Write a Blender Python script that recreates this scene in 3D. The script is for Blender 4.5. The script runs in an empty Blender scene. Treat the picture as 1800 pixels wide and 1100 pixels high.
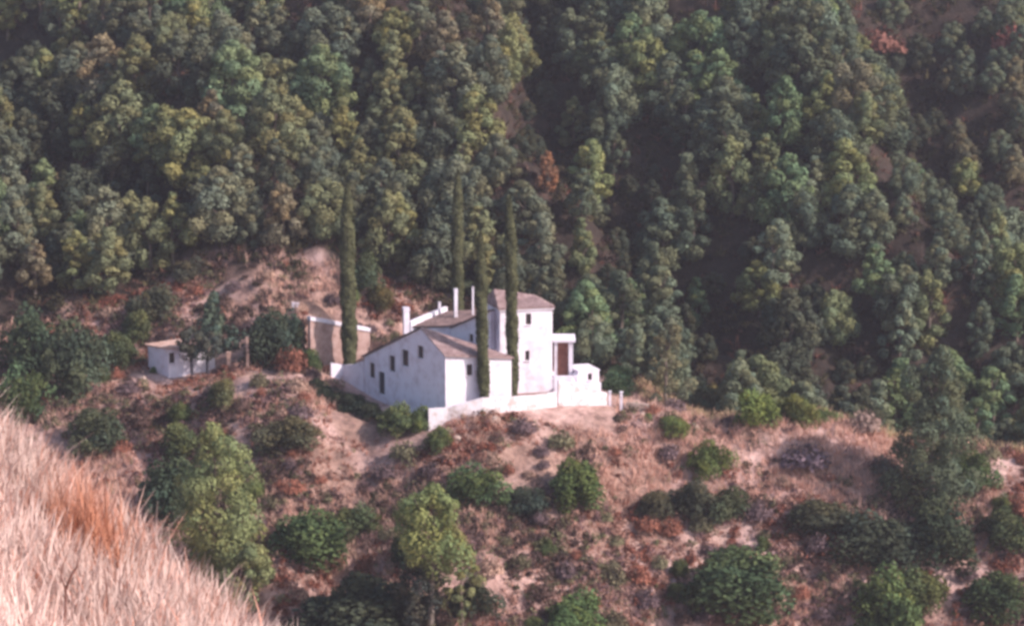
import bpy, bmesh, math, random
import numpy as np
from mathutils import Vector, Matrix

scene = bpy.context.scene
COL = scene.collection
RAD = math.radians

# ------------------------------------------------------------------ camera
CAM = np.array([0.0, -250.0, 53.0])
PITCH = RAD(-9.9)
FPX = 4167.0
cam_d = bpy.data.cameras.new("camera")
cam_d.sensor_width = 36
cam_d.lens = 36 * FPX / 1800
cam_d.clip_start = 0.5
cam_d.clip_end = 4000
cam = bpy.data.objects.new("camera", cam_d)
COL.objects.link(cam)
cam.location = CAM
cam.rotation_euler = (RAD(90) + PITCH, 0, 0)
scene.camera = cam
scene.render.resolution_x, scene.render.resolution_y = 1024, 625
scene.cycles.filter_width = 3.3
scene.cycles.max_bounces = 5
scene.cycles.diffuse_bounces = 3
scene.cycles.volume_bounces = 0

# ------------------------------------------------------------------ light
SUN_AZ = RAD(110)
SUN_EL = RAD(35)
world = bpy.data.worlds.new("World")
scene.world = world
world.use_nodes = True
wn = world.node_tree
sky = wn.nodes.new("ShaderNodeTexSky")
sky.sky_type = 'NISHITA'
sky.sun_disc = False
sky.sun_elevation = SUN_EL
sky.sun_rotation = SUN_AZ
sky.dust_density = 2.0
wn.links.new(sky.outputs[0], wn.nodes['Background'].inputs[0])
wn.nodes['Background'].inputs[1].default_value = 0.15
sun_d = bpy.data.lights.new("sun", 'SUN')
sun_d.energy = 4.6
sun_d.angle = RAD(0.6)
sun_d.color = (1.0, 0.86, 0.82)
sun = bpy.data.objects.new("sun", sun_d)
COL.objects.link(sun)
sv = Vector((math.sin(SUN_AZ) * math.cos(SUN_EL), math.cos(SUN_AZ) * math.cos(SUN_EL), math.sin(SUN_EL)))
sun.rotation_euler = sv.to_track_quat('Z', 'Y').to_euler()
sun.location = (60, -40, 80)
scene.view_settings.view_transform = 'Standard'
scene.view_settings.look = 'None'
scene.view_settings.gamma = 1
scene.view_settings.exposure = 0.5

# ------------------------------------------------------------------ geometry helpers
def ray(px, py):
    c, s = math.cos(PITCH), math.sin(PITCH)
    a, b = (px - 900) / FPX, -(py - 550) / FPX
    return np.array([a, c - s * b, s + c * b])

def V(px, py, Y):
    d = ray(px, py)
    t = (Y - CAM[1]) / d[1]
    return Vector(CAM + d * t)

def proj(x, y, z):
    c, s = math.cos(PITCH), math.sin(PITCH)
    X, D, Z = x - CAM[0], y - CAM[1], z - CAM[2]
    f = D * c + Z * s
    u = -D * s + Z * c
    return 900 + FPX * X / f, 550 - FPX * u / f

def sp(t, k):                       # soft ramp
    return k * np.logaddexp(0, t / k)

def sm(t):
    t = np.clip(t, 0, 1)
    return t * t * (3 - 2 * t)

_rng = np.random.RandomState(11)
_waves = []
for lam, amp in ((46, 1.5), (27, .95), (16, .65), (9, .38), (5, .2), (2.8, .1)):
    for k in range(4):
        a = _rng.uniform(0, 2 * np.pi)
        _waves.append((2 * np.pi / lam * math.cos(a), 2 * np.pi / lam * math.sin(a), _rng.uniform(0, 6.28), amp / 2, lam))

def wav(x, y, maxlam=1e9):
    z = 0
    for kx, ky, p, a, lam in _waves:
        if lam <= maxlam:
            z = z + a * np.sin(kx * x + ky * y + p)
    return z

def on_slope(px, py):               # where a sight line meets the bare hillside plane
    d = ray(px, py)
    t = (0.62 * (CAM[1] - 20) - CAM[2]) / (d[2] - 0.62 * d[1])
    p = CAM + d * t
    return p[:2]

RIDGES = [  # pixel polylines of spurs (+) and gullies (-): points, height, width
    ([(520, -60), (640, 60), (790, 180), (900, 300), (1040, 420), (1120, 560)], 8.5, 9),
    ([(940, -80), (955, 60), (960, 230), (1090, 350), (1180, 430), (1300, 560), (1420, 640), (1500, 700)], -11.0, 8),
    ([(1230, -80), (1390, 90), (1530, 280), (1640, 400), (1800, 560), (1900, 640)], 9.0, 9),
    ([(1600, -60), (1640, 150), (1720, 300), (1850, 420)], -7.0, 8),
    ([(-60, 60), (60, 200), (120, 330), (200, 400)], -8.0, 8),
    ([(120, -60), (260, 140), (330, 280), (420, 400)], 5.5, 7),
    ([(330, -60), (420, 100), (520, 260), (600, 380)], -4.0, 6),
]
RIDGES = [(np.array([on_slope(*p) for p in pts]), h, w) for pts, h, w in RIDGES]

def poly_dist(x, y, P):
    best = np.full(np.shape(x), 1e9)
    for a, b in zip(P[:-1], P[1:]):
        d = b - a
        t = np.clip(((x - a[0]) * d[0] + (y - a[1]) * d[1]) / (d @ d), 0, 1)
        best = np.minimum(best, np.hypot(x - a[0] - t * d[0], y - a[1] - t * d[1]))
    return best

TX = (np.array([-400, 0, 130, 250, 330, 430, 520, 580, 650, 715, 757, 790, 850, 900, 1060, 1150, 1230, 1450, 1600, 1800, 2200]) - 900) / 16.67
TZ = np.array([-2, -1.5, -.8, 0, .1, 1.5, 1.2, -.6, -1.3, -1.5, -1.2, -.3, .2, .3, .3, -.7, -2.1, -2.4, -4.6, -6, -8])
FX = (np.array([-400, 250, 430, 560, 640, 757, 790, 850, 980, 1060, 1150, 1300, 1800]) - 900) / 16.67
FY = np.array([0, 4, 1, -5, -4, -8.6, -8.9, -8.4, -5.0, -3.5, -2.5, -3, -3])
BX = (np.array([-400, 200, 600, 800, 900, 1000, 1100, 1400, 2000]) - 900) / 16.67
BY = np.array([14, 13, 13, 15, 17, 20, 22, 24, 24])

def H(x, y):
    x = np.asarray(x, float); y = np.asarray(y, float)
    T = np.interp(x, TX, TZ); yf = np.interp(x, FX, FY); y0 = np.interp(x, BX, BY)
    z = T + 0.62 * sp(y - y0, 3.0) - 0.60 * sp(yf - y, 1.1)
    z = z - 7.5 * np.exp(-((y - 15) / 7.5) ** 2) * sm((x - 11) / 12)
    # spurs and gullies
    w = sm((y - 24) / 12)
    for P, h, wd in RIDGES:
        z = z + w * h * np.exp(-(poly_dist(x, y, P) / wd) ** 2)
    # roughness, calm on the terrace
    calm = 1 - np.exp(-(((x + 6) / 17) ** 4 + ((y - 1) / 11) ** 4))
    z = z + wav(x, y, 20) * calm * .55 + wav(x, y) * .6 * sm((np.abs(y - 2) - 12) / 20)
    # far limits of the hill and the valley floor
    top = 62 + 7 * np.sin(x / 90 + 1) + 6 * np.sin(y / 120)
    z = top - sp(top - z, 5)
    fl = -42 + 1.5 * np.sin(x / 30)
    z = fl + sp(z - fl, 3)
    # bank the photographer stands on
    d = y + 250
    e = 47.28 - 0.84 * (np.maximum(x, -14) + 5.18) - 0.17 * (d - 24) - 0.75 * sp(d - 27, 1.5)
    e = e + 3.6 * np.exp(-(np.hypot(x, d) / 5.0) ** 2) + 1.0 * wav(x * 4, y * 4, 12) * .25
    e = 60 - sp(60 - e, 2)
    return np.maximum(z, e)

def hit(px, py, far=400.0):         # sight line to ground
    d = ray(px, py); d = d / d[1]
    t = np.arange(60.0, far, 0.25)
    p = CAM[None, :] + d[None, :] * t[:, None]
    g = H(p[:, 0], p[:, 1])
    k = np.argmax(p[:, 2] < g)
    if k == 0: k = len(t) - 1
    return p[k, 0], p[k, 1], float(g[k])

# ------------------------------------------------------------------ naming helpers
def tag(o, label=None, cat=None, group=None, kind=None):
    if label: o['label'] = label
    if cat: o['category'] = cat
    if group: o['group'] = group
    if kind: o['kind'] = kind
    return o

def empty(name, loc, label=None, cat=None, group=None):
    o = bpy.data.objects.new(name, None)
    o.empty_display_size = .3
    o.location = loc
    COL.objects.link(o)
    return tag(o, label, cat, group)

def link(name, me, parent=None, mat=None):
    o = bpy.data.objects.new(name, me)
    COL.objects.link(o)
    if parent: o.parent = parent
    if mat and not me.materials: me.materials.append(mat)
    return o

def np_mesh(name, verts, faces, mats=(), fmat=None, col=None, smooth=False):
    verts = np.asarray(verts, np.float32).reshape(-1, 3)
    faces = np.asarray(faces, np.int32)
    n = faces.shape[1]
    me = bpy.data.meshes.new(name)
    me.vertices.add(len(verts)); me.vertices.foreach_set('co', verts.ravel())
    me.loops.add(faces.size); me.loops.foreach_set('vertex_index', faces.ravel())
    me.polygons.add(len(faces))
    me.polygons.foreach_set('loop_start', np.arange(0, faces.size, n, dtype=np.int32))
    me.polygons.foreach_set('loop_total', np.full(len(faces), n, np.int32))
    me.polygons.foreach_set('use_smooth', np.full(len(faces), smooth))
    for m in mats: me.materials.append(m)
    if fmat is not None: me.polygons.foreach_set('material_index', np.asarray(fmat, np.int32))
    if col is not None:
        a = me.color_attributes.new('tint', 'FLOAT_COLOR', 'POINT')
        c = np.ones((len(verts), 4), np.float32); c[:, :3] = col
        a.data.foreach_set('color', c.ravel())
    me.update()
    return me

def bm_mesh(name, bm, mat):
    bmesh.ops.recalc_face_normals(bm, faces=bm.faces)
    me = bpy.data.meshes.new(name); bm.to_mesh(me); bm.free()
    if mat: me.materials.append(mat)
    return me

def box(bm, c, s, rz=0, bevel=0):
    r = bmesh.ops.create_cube(bm, size=1)
    M = Matrix.Translation(c) @ Matrix.Rotation(rz, 4, 'Z') @ Matrix.Diagonal((*s, 1))
    bmesh.ops.transform(bm, matrix=M, verts=r['verts'])
    return r['verts']

def prism(bm, bottom, top):
    n = len(bottom)
    b = [bm.verts.new(p) for p in bottom]; t = [bm.verts.new(p) for p in top]
    bm.faces.new(b[::-1]); 
    for i in range(n):
        j = (i + 1) % n
        bm.faces.new((b[i], b[j], t[j], t[i]))
    return b, t

def tube_np(pts, rad, n=7):
    pts = np.asarray(pts, float); V_, F_ = [], []
    for i, p in enumerate(pts):
        a = pts[min(i + 1, len(pts) - 1)] - pts[max(i - 1, 0)]
        a = a / (np.linalg.norm(a) + 1e-9)
        u = np.cross(a, (0.3, 1, 0.1)); u /= np.linalg.norm(u); v = np.cross(a, u)
        for k in range(n):
            t = 2 * np.pi * k / n
            V_.append(p + rad[i] * (math.cos(t) * u + math.sin(t) * v))
    for i in range(len(pts) - 1):
        for k in range(n):
            F_.append((i * n + k, i * n + (k + 1) % n, (i + 1) * n + (k + 1) % n, (i + 1) * n + k))
    return np.array(V_), np.array(F_)

def join_np(parts):
    vs, fs, off = [], [], 0
    for v, f in parts:
        vs.append(v); fs.append(f + off); off += len(v)
    return np.concatenate(vs), np.concatenate(fs)

# ------------------------------------------------------------------ materials
def new_mat(name):
    m = bpy.data.materials.new(name); m.use_nodes = True
    nt = m.node_tree; nt.nodes.clear()
    return m, nt, nt.nodes.new('ShaderNodeOutputMaterial')

def N(nt, t, **kw):
    n = nt.nodes.new(t)
    for k, v in kw.items():
        if k in n.inputs: n.inputs[k].default_value = v
        else: setattr(n, k, v)
    return n

def ramp(nt, fac, stops):
    r = nt.nodes.new('ShaderNodeValToRGB')
    e = r.color_ramp.elements
    while len(e) < len(stops): e.new(.5)
    for i, (p, c) in enumerate(stops):
        e[i].position = p; e[i].color = (*c, 1)
    nt.links.new(fac, r.inputs[0])
    return r.outputs[0]

def noise(nt, vec, scale, detail=4, rough=.6):
    n = N(nt, 'ShaderNodeTexNoise', Scale=scale, Detail=detail, Roughness=rough)
    nt.links.new(vec, n.inputs['Vector'])
    return n.outputs['Fac']

def mix(nt, fac, a, b, mode='MIX'):
    m = nt.nodes.new('ShaderNodeMix'); m.data_type = 'RGBA'; m.blend_type = mode
    if hasattr(fac, 'links'): nt.links.new(fac, m.inputs[0])
    else: m.inputs[0].default_value = fac
    for v, s in ((a, m.inputs[6]), (b, m.inputs[7])):
        if hasattr(v, 'links'): nt.links.new(v, s)
        else: s.default_value = (*v, 1)
    return m.outputs[2]

def foliage_mat(name, lo, hi, trans=.25):
    m, nt, out = new_mat(name)
    oi = nt.nodes.new('ShaderNodeObjectInfo')
    g = nt.nodes.new('ShaderNodeNewGeometry')
    at = N(nt, 'ShaderNodeAttribute', attribute_name='tint')
    f = noise(nt, g.outputs['Position'], 1.1, 2)
    c = ramp(nt, f, [(.3, lo), (.7, hi)])
    c = mix(nt, 1.0, c, at.outputs['Color'], 'MULTIPLY')
    c = mix(nt, 1.0, c, oi.outputs['Color'], 'MULTIPLY')
    d = nt.nodes.new('ShaderNodeBsdfDiffuse'); t = nt.nodes.new('ShaderNodeBsdfTranslucent')
    nt.links.new(c, d.inputs[0]); nt.links.new(c, t.inputs[0])
    s = nt.nodes.new('ShaderNodeMixShader'); s.inputs[0].default_value = trans
    nt.links.new(d.outputs[0], s.inputs[1]); nt.links.new(t.outputs[0], s.inputs[2])
    nt.links.new(s.outputs[0], out.inputs[0])
    return m

def surf_mat(name, cols, scale, rough=.85, bump=.3, bscale=None, spec=.2, obj=False):
    m, nt, out = new_mat(name)
    g = nt.nodes.new('ShaderNodeTexCoord')
    p = g.outputs['Object']
    f = noise(nt, p, scale, 5)
    n = len(cols)
    c = ramp(nt, f, [(.32 + .36 * i / max(1, n - 1), c) for i, c in enumerate(cols)])
    b = N(nt, 'ShaderNodeBsdfPrincipled', Roughness=rough)
    b.inputs['Specular IOR Level'].default_value = spec
    nt.links.new(c, b.inputs['Base Color'])
    bp = N(nt, 'ShaderNodeBump', Strength=bump, Distance=.05)
    nt.links.new(noise(nt, p, bscale or scale * 4, 4), bp.inputs['Height'])
    nt.links.new(bp.outputs[0], b.inputs['Normal'])
    nt.links.new(b.outputs[0], out.inputs[0])
    return m

M_PINE = foliage_mat('pine_foliage', (.140, .150, .102), (.200, .208, .145))
M_BROAD = foliage_mat('broadleaf_foliage', (.075, .088, .052), (.13, .142, .082))
M_SCRUB = foliage_mat('scrub_foliage', (.20, .155, .135), (.30, .235, .205), .2)
M_CYP = foliage_mat('cypress_foliage', (.07, .076, .042), (.11, .112, .06), .1)
M_GRASS = foliage_mat('dry_grass', (.46, .35, .315), (.66, .525, .485), .15)
M_BARK = surf_mat('bark', [(.10, .075, .06), (.2, .155, .13)], 3)
M_PALEBARK = surf_mat('pale_bark', [(.2, .16, .13), (.36, .3, .26)], 3)
M_WHITE = surf_mat('whitewash', [(.62, .55, .61), (.79, .74, .83), (.83, .79, .88)], .9, bump=.35, bscale=3)
M_OLDWHITE = surf_mat('weathered_whitewash', [(.46, .38, .36), (.74, .68, .72), (.82, .77, .83)], 1.3, bump=.6, bscale=4)
M_TILE = surf_mat('roof_tile', [(.19, .125, .125), (.34, .235, .23), (.44, .32, .31)], 1.6, bscale=9)
M_DTILE = surf_mat('old_roof_tile', [(.09, .065, .065), (.16, .11, .11), (.24, .17, .165)], 1.6, bscale=9)
M_STONE = surf_mat('stone', [(.26, .19, .16), (.40, .30, .26), (.48, .38, .33)], 1.5, bump=.8)
M_RENDER = surf_mat('ochre_render', [(.40, .24, .19), (.52, .34, .28), (.60, .43, .37)], .7, bump=.5)
M_BANKWALL = surf_mat('pink_rubble', [(.30, .19, .165), (.42, .28, .25), (.50, .36, .33)], 1.4, bump=.9)
M_PALEREND = surf_mat('pale_render', [(.52, .36, .31), (.62, .46, .41), (.68, .54, .49)], .7, bump=.5)
M_REDWALL = surf_mat('red_plaster', [(.18, .07, .05), (.30, .13, .10)], 1.2)
M_FRAME = surf_mat('window_wood', [(.10, .06, .045), (.16, .10, .075)], 4)
m, nt, out = new_mat('window_glass')
b = N(nt, 'ShaderNodeBsdfPrincipled', Roughness=.15); b.inputs['Base Color'].default_value = (.02, .025, .04, 1)
nt.links.new(b.outputs[0], out.inputs[0]); M_GLASS = m
M_DARK = surf_mat('dark_door_wood', [(.035, .035, .05), (.07, .06, .075)], 3)

# ground
def ground_mat():
    m, nt, out = new_mat('hillside_soil')
    g = nt.nodes.new('ShaderNodeNewGeometry'); P = g.outputs['Position']
    at = N(nt, 'ShaderNodeAttribute', attribute_name='tint')
    big = noise(nt, P, .09, 5, .62)
    mid = noise(nt, P, .45, 5, .65)
    fine = noise(nt, P, 2.4, 4, .7)
    straw = ramp(nt, mid, [(.30, (.18, .11, .095)), (.44, (.42, .275, .25)), (.58, (.60, .415, .38)), (.8, (.68, .51, .475))])
    earth = ramp(nt, mid, [(.3, (.15, .10, .085)), (.5, (.30, .19, .155)), (.7, (.44, .30, .25))])
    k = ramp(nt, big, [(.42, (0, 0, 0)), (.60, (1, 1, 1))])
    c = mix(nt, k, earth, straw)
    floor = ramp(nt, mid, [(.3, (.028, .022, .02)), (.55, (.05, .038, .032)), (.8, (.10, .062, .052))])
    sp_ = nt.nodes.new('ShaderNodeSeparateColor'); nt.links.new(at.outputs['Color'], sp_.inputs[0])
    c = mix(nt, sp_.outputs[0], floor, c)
    fr = ramp(nt, fine, [(.3, (.62, .6, .6)), (.7, (1.15, 1.12, 1.1))])
    c = mix(nt, 1.0, c, fr, 'MULTIPLY')
    b = N(nt, 'ShaderNodeBsdfPrincipled', Roughness=.95); b.inputs['Specular IOR Level'].default_value = .1
    nt.links.new(c, b.inputs['Base Color'])
    bp = N(nt, 'ShaderNodeBump', Strength=.8, Distance=.25)
    nt.links.new(fine, bp.inputs['Height']); nt.links.new(bp.outputs[0], b.inputs['Normal'])
    nt.links.new(b.outputs[0], out.inputs[0])
    return m
M_GROUND = ground_mat()

# ------------------------------------------------------------------ where the forest begins
FOX = (np.array([-400, 0, 60, 200, 300, 430, 520, 620, 700, 790, 900, 1000, 1100, 1250, 1450, 1600, 1700, 1800, 2200]) - 900) / 16.67
FOY = np.array([22, 22, 23, 27, 29, 28, 25, 26, 26, 24, 19, 17, 9, 5, 6, 8, 6, 4, 4])
def forest_edge(x): return np.interp(x, FOX, FOY)
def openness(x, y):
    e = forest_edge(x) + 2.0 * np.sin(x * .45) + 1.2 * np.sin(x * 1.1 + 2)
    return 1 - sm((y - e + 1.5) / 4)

# ------------------------------------------------------------------ ground sheet
def axis(lo, hi, step, far_lo, far_hi, n=26):
    core = np.arange(lo, hi + step / 2, step)
    a = lo - (lo - far_lo) * (np.linspace(1, 0, n, endpoint=False) ** 2.2)
    b = hi + (far_hi - hi) * (np.linspace(0, 1, n + 1)[1:] ** 2.2)
    return np.concatenate([a, core, b])
xs = axis(-62, 62, .5, -900, 900)
ys = np.concatenate([axis(-246, -218, .5, -900, -216, 20)[:-20], np.linspace(-217, -60, 60), axis(-58, 100, .5, -59, 1100, 26)[26:]])
X, Y = np.meshgrid(xs, ys)
Z = H(X, Y)
nx, ny = len(xs), len(ys)
idx = np.arange(nx * ny).reshape(ny, nx)
F = np.stack([idx[:-1, :-1], idx[:-1, 1:], idx[1:, 1:], idx[1:, :-1]], -1).reshape(-1, 4)
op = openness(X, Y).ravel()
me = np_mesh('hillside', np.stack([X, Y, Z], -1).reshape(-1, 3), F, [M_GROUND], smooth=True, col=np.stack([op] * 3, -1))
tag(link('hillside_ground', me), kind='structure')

# ------------------------------------------------------------------ foliage builders
def leaf_quads(c, nrm, sx, sy, rng, upright=0.0):
    n = len(c)
    nrm = nrm / (np.linalg.norm(nrm, axis=1, keepdims=True) + 1e-9)
    r = rng.normal(size=(n, 3)); r[:, 2] += upright * 3
    u = np.cross(nrm, r); u /= (np.linalg.norm(u, axis=1, keepdims=True) + 1e-9)
    v = np.cross(nrm, u)
    u *= (sx / 2)[:, None]; v *= (sy / 2)[:, None]
    b = nrm * (sx * .18)[:, None]
    q = np.stack([c - u - v * .6, c + u * .8 - v, c + u + v * .7 - b, c - u * .7 + v], 1)
    return q.reshape(-1, 3), np.arange(4 * n).reshape(n, 4)

def lobed_crown(seed, lobes, per, leaf, mat, name='crown', spread=.25, bright=(.82, 1.2)):
    """lobes: list of (centre, radii); every lobe is a cloud of leaf tufts."""
    rng = np.random.RandomState(seed)
    C, Nn, S, T = [], [], [], []
    for c, r in lobes:
        k = (int(per * (r[0] / .8) ** 1.6) + 12) if per > 2 else int(170 * (r[0] / .3) ** 1.6)
        d = rng.normal(size=(k, 3)); d[:, 2] += .25
        d /= np.linalg.norm(d, axis=1, keepdims=True)
        rad = rng.uniform(.72, 1.10, (k, 1)) ** .6 * np.where(rng.rand(k, 1) < .12, 1.22, 1)
        C.append(np.array(c) + d * rad * np.array(r))
        Nn.append(d / np.array(r) * r[0] + rng.normal(size=(k, 3)) * spread)
        S.append(leaf * rng.uniform(.6, 1.35, k))
        tint = rng.uniform(*bright) * rng.uniform(.8, 1.2, (k, 1)) * np.ones((1, 3))
        w = rng.uniform(-.10, .16)
        tint = tint * np.array([[1 + w, 1, 1 - w]])
        T.append(np.repeat(tint, 4, axis=0))
    C, Nn, S, T = map(np.concatenate, (C, Nn, S, T))
    v, f = leaf_quads(C, Nn, S * rng.uniform(.6, 1, len(S)), S * 1.25, rng)
    return np_mesh(name, v, f, [mat], col=T)

def pine_lobes(seed, h, r, n, base=.22, top_pow=.75):
    rng = np.random.RandomState(seed); L = []
    lean = rng.uniform(-.35, .35, 2)
    for i in range(n):
        t = ((i + rng.uniform(0, 1)) / n) ** .85
        R = r * min(1, (t / .22 + .25)) * (1 - max(0, t - .25) / .80) ** top_pow
        a = i * 2.4 + rng.uniform(-.6, .6)
        q = R * (rng.uniform(.45, 1.0) if t < .93 else .1)
        z = h * (base + (1 - base) * t)
        lr = rng.uniform(.22, .40) * r * (1.12 - .45 * t)
        L.append(((q * math.cos(a) + lean[0] * t, q * math.sin(a) + lean[1] * t, z - lr * .6),
                  (lr, lr, lr * rng.uniform(.75, 1.2))))
    return L

def trunk_mesh(seed, h, r, lobes, mat, nl=7, name='trunk', start=.25):
    rng = np.random.RandomState(seed + 99)
    P = [np.array([0, 0, -.8])]
    for i in range(1, 6):
        P.append(np.array([rng.uniform(-.08, .08) * i * r * 4, rng.uniform(-.08, .08) * i * r * 4, h * i / 5]))
    parts = [tube_np(P, [r * 1.25, r, r * .85, r * .65, r * .42, r * .15])]
    P = np.array(P)
    for k in rng.choice(len(lobes), min(nl, len(lobes)), replace=False):
        c = np.array(lobes[k][0])
        z0 = max(h * start * .8, c[2] * .72)
        x0 = np.array([np.interp(z0, P[:, 2], P[:, 0]), np.interp(z0, P[:, 2], P[:, 1]), z0])
        parts.append(tube_np([x0, x0 * .5 + c * .5 + [0, 0, .12], c], [r * .38, r * .26, r * .1], 5))
    v, f = join_np(parts)
    return np_mesh(name, v, f, [mat], smooth=True)

# prototypes: (crown mesh, trunk mesh, natural height, natural radius)
PINES = []
for s in range(8):
    h = 8.0; r = (2.2, 2.6, 2.9, 2.4, 2.1, 2.7, 3.0, 2.3)[s]
    L = pine_lobes(s + 5, h, r, (26, 30, 34, 25, 22, 28, 34, 24)[s], base=(.2, .15, .25, .12, .3, .18, .22, .1)[s],
                   top_pow=(.7, .6, .5, .9, .8, .65, .5, 1.0)[s])
    PINES.append((lobed_crown(s, L, 190, .225, M_PINE, 'pine_crown'), trunk_mesh(s, h * .86, .17, L, M_BARK), h, r))

def bush_lobes(seed, r, h, n, lump=.36):
    rng = np.random.RandomState(seed + 40); L = []
    for i in range(n):
        if rng.rand() < .18: continue
        a = i * 2.4 + rng.uniform(-.8, .8); t = (i + .5) / n
        z = t ** .8
        q = math.sqrt(max(.02, 1 - (z * .88) ** 2)) * rng.uniform(.45, 1.05)
        lr = lump * rng.uniform(.6, 1.3)
        warp = 1 + .28 * math.sin(a * 2 + seed) + .16 * math.sin(a * 3 + seed * 2.3); q *= warp * .92
        z *= 1 + .22 * math.sin(a + seed * 1.7) * (1 - z * .3)
        L.append(((r * (1 - lr * .7) * q * math.cos(a), r * (1 - lr * .7) * q * math.sin(a), h * (z * (1 - lr * .8)) + .05 * h),
                  (r * lr, r * lr, h * lr * rng.uniform(.7, 1))))
    return L

BUSH = []        # unit: radius 1, height 1.5, dense evergreen
for s in range(6):
    L = bush_lobes(s, 1.0, 1.5, (30, 36, 32, 40, 28, 34)[s], lump=.32)
    me_c = lobed_crown(50 + s, L, 1.0, .075, M_BROAD, 'bush_crown', spread=.5, bright=(.65, 1.4))
    BUSH.append((me_c, trunk_mesh(50 + s, 1.1, .07, L, M_BARK, 6, start=.1), 1.5, 1.0))

SCRUB = []       # unit: thin twiggy scrub
for s in range(6):
    rng = np.random.RandomState(70 + s)
    n = 420
    a = rng.uniform(0, 6.28, n); q = np.sqrt(rng.uniform(0, 1, n)); hh = rng.uniform(.45, 1.1, n) * np.sqrt(1.05 - q * q * .8)
    p = np.stack([q * np.cos(a) * .85, q * np.sin(a) * .85, hh * rng.uniform(.35, 1, n)], -1)
    nr = np.stack([np.cos(a), np.sin(a), rng.uniform(.1, .9, n)], -1) + rng.normal(size=(n, 3)) * .5
    v, f = leaf_quads(p, nr, rng.uniform(.06, .14, n), rng.uniform(.12, .3, n), rng)
    tint = np.repeat(rng.uniform(.6, 1.3, (n, 1)) * np.ones((1, 3)), 4, axis=0)
    me_c = np_mesh('scrub_crown', v, f, [M_SCRUB], col=tint)
    parts = []
    for k in range(16):
        aa = rng.uniform(0, 6.28); e = np.array([math.cos(aa) * rng.uniform(.2, .9), math.sin(aa) * rng.uniform(.2, .9), rng.uniform(.5, 1.0)])
        parts.append(tube_np([(0, 0, -.1), e * .5 + [0, 0, .1], e], [.03, .02, .008], 4))
    v, f = join_np(parts)
    SCRUB.append((me_c, np_mesh('stems', v, f, [M_BARK]), 1.0, 1.0))

def plant(name, proto, loc, rz, sxy, sz, color, label, cat, group=None, parts=('crown', 'trunk'), tilt=(0, 0)):
    o = empty(name, loc, label, cat, group)
    o.rotation_euler = (tilt[0], tilt[1], rz)
    o.scale = (sxy * 1.1, sxy * .94, sz)
    c = link(parts[0], proto[0], o); c.color = (*color, 1)
    if proto[1] is not None:
        link(parts[1], proto[1], o)
    return o

ORD = ['leftmost', 'second from left', 'third from left', 'fourth from left', 'fifth from left', 'sixth from left', 'seventh from left',
       'eighth from left', 'ninth from left', 'tenth from left', 'eleventh from left', 'twelfth from left', 'thirteenth from left', 'fourteenth from left', 'fifteenth from left']
NUM = ['zero', 'one', 'two', 'three', 'four', 'five', 'six', 'seven', 'eight', 'nine', 'ten', 'eleven', 'twelve', 'thirteen', 'fourteen', 'fifteen', 'sixteen']
def unique_labels(items):
    """items: dicts with o, noun, look, place, px. Alike ones are told apart by their order from the left."""
    b = {}
    for it in items: b.setdefault((it['look'], it['noun'], it['place']), []).append(it)
    for (look, noun, place), L in b.items():
        L.sort(key=lambda i: i['px'])
        n = len(L)
        for k, it in enumerate(L):
            if n == 1: s = f"{look} {noun} {place}"
            elif n <= 16:
                w = ('left' if k == 0 else 'right') + ' one' if n == 2 else ('rightmost' if k == n - 1 else ORD[k])
                s = f"{w} of {NUM[n]} {look} {noun}s {place}"
            else: s = f"{look} {noun} {place}"
            it['o']['label'] = s

# ------------------------------------------------------------------ forest
rng = np.random.RandomState(3)
TINTS = [('dark green', (.72, .78, .80)), ('grey-green', (.98, 1.02, 1.02)), ('olive green', (1.08, 1.08, .85)),
         ('yellow-green', (1.22, 1.22, .84)), ('bright green', (.94, 1.16, .92)), ('brownish', (1.22, 1.0, .95))]
def forest_place(px, py):
    if py < 130:
        for x, s in ((200, 'in the top left corner'), (480, 'at the top left'),
                     (760, 'at the top above the thickest cypress'), (930, 'at the gully top, left side'),
                     (1180, 'at the gully top, right side'), (1450, 'topping the right spur'), (9999, 'in the top right corner')):
            if px < x: return s
    if py < 290:
        for x, s in ((130, 'at the left edge, high up'), (330, 'high above the shed'),
                     (560, 'high above the brown clearing'), (760, 'high above the thickest cypress'),
                     (940, 'left of the red shrub'), (1180, 'right of the red shrub'),
                     (1400, 'on the upper right slope'), (1600, 'on the crest of the right spur'), (9999, 'high on the right edge')):
            if px < x: return s
    if py < 450:
        for x, s in ((150, 'at the left edge, halfway'), (330, 'topping the brown clearing'),
                     (560, 'just above the brown clearing'), (760, 'right of the thickest cypress'),
                     (950, 'behind the thin cypresses'), (1130, 'below the red shrub'),
                     (1330, 'in the dark hollow'), (1560, 'on the lower right spur'), (9999, 'halfway up the right edge')):
            if px < x: return s
    for x, s in ((220, 'left of the shed'), (760, 'beside the brown clearing'), (1130, 'close behind the white tower'),
                 (1330, 'in the ravine by the house'), (1560, 'in the ravine bottom'), (9999, 'above the scrub on the right')):
        if px < x: return s

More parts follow.
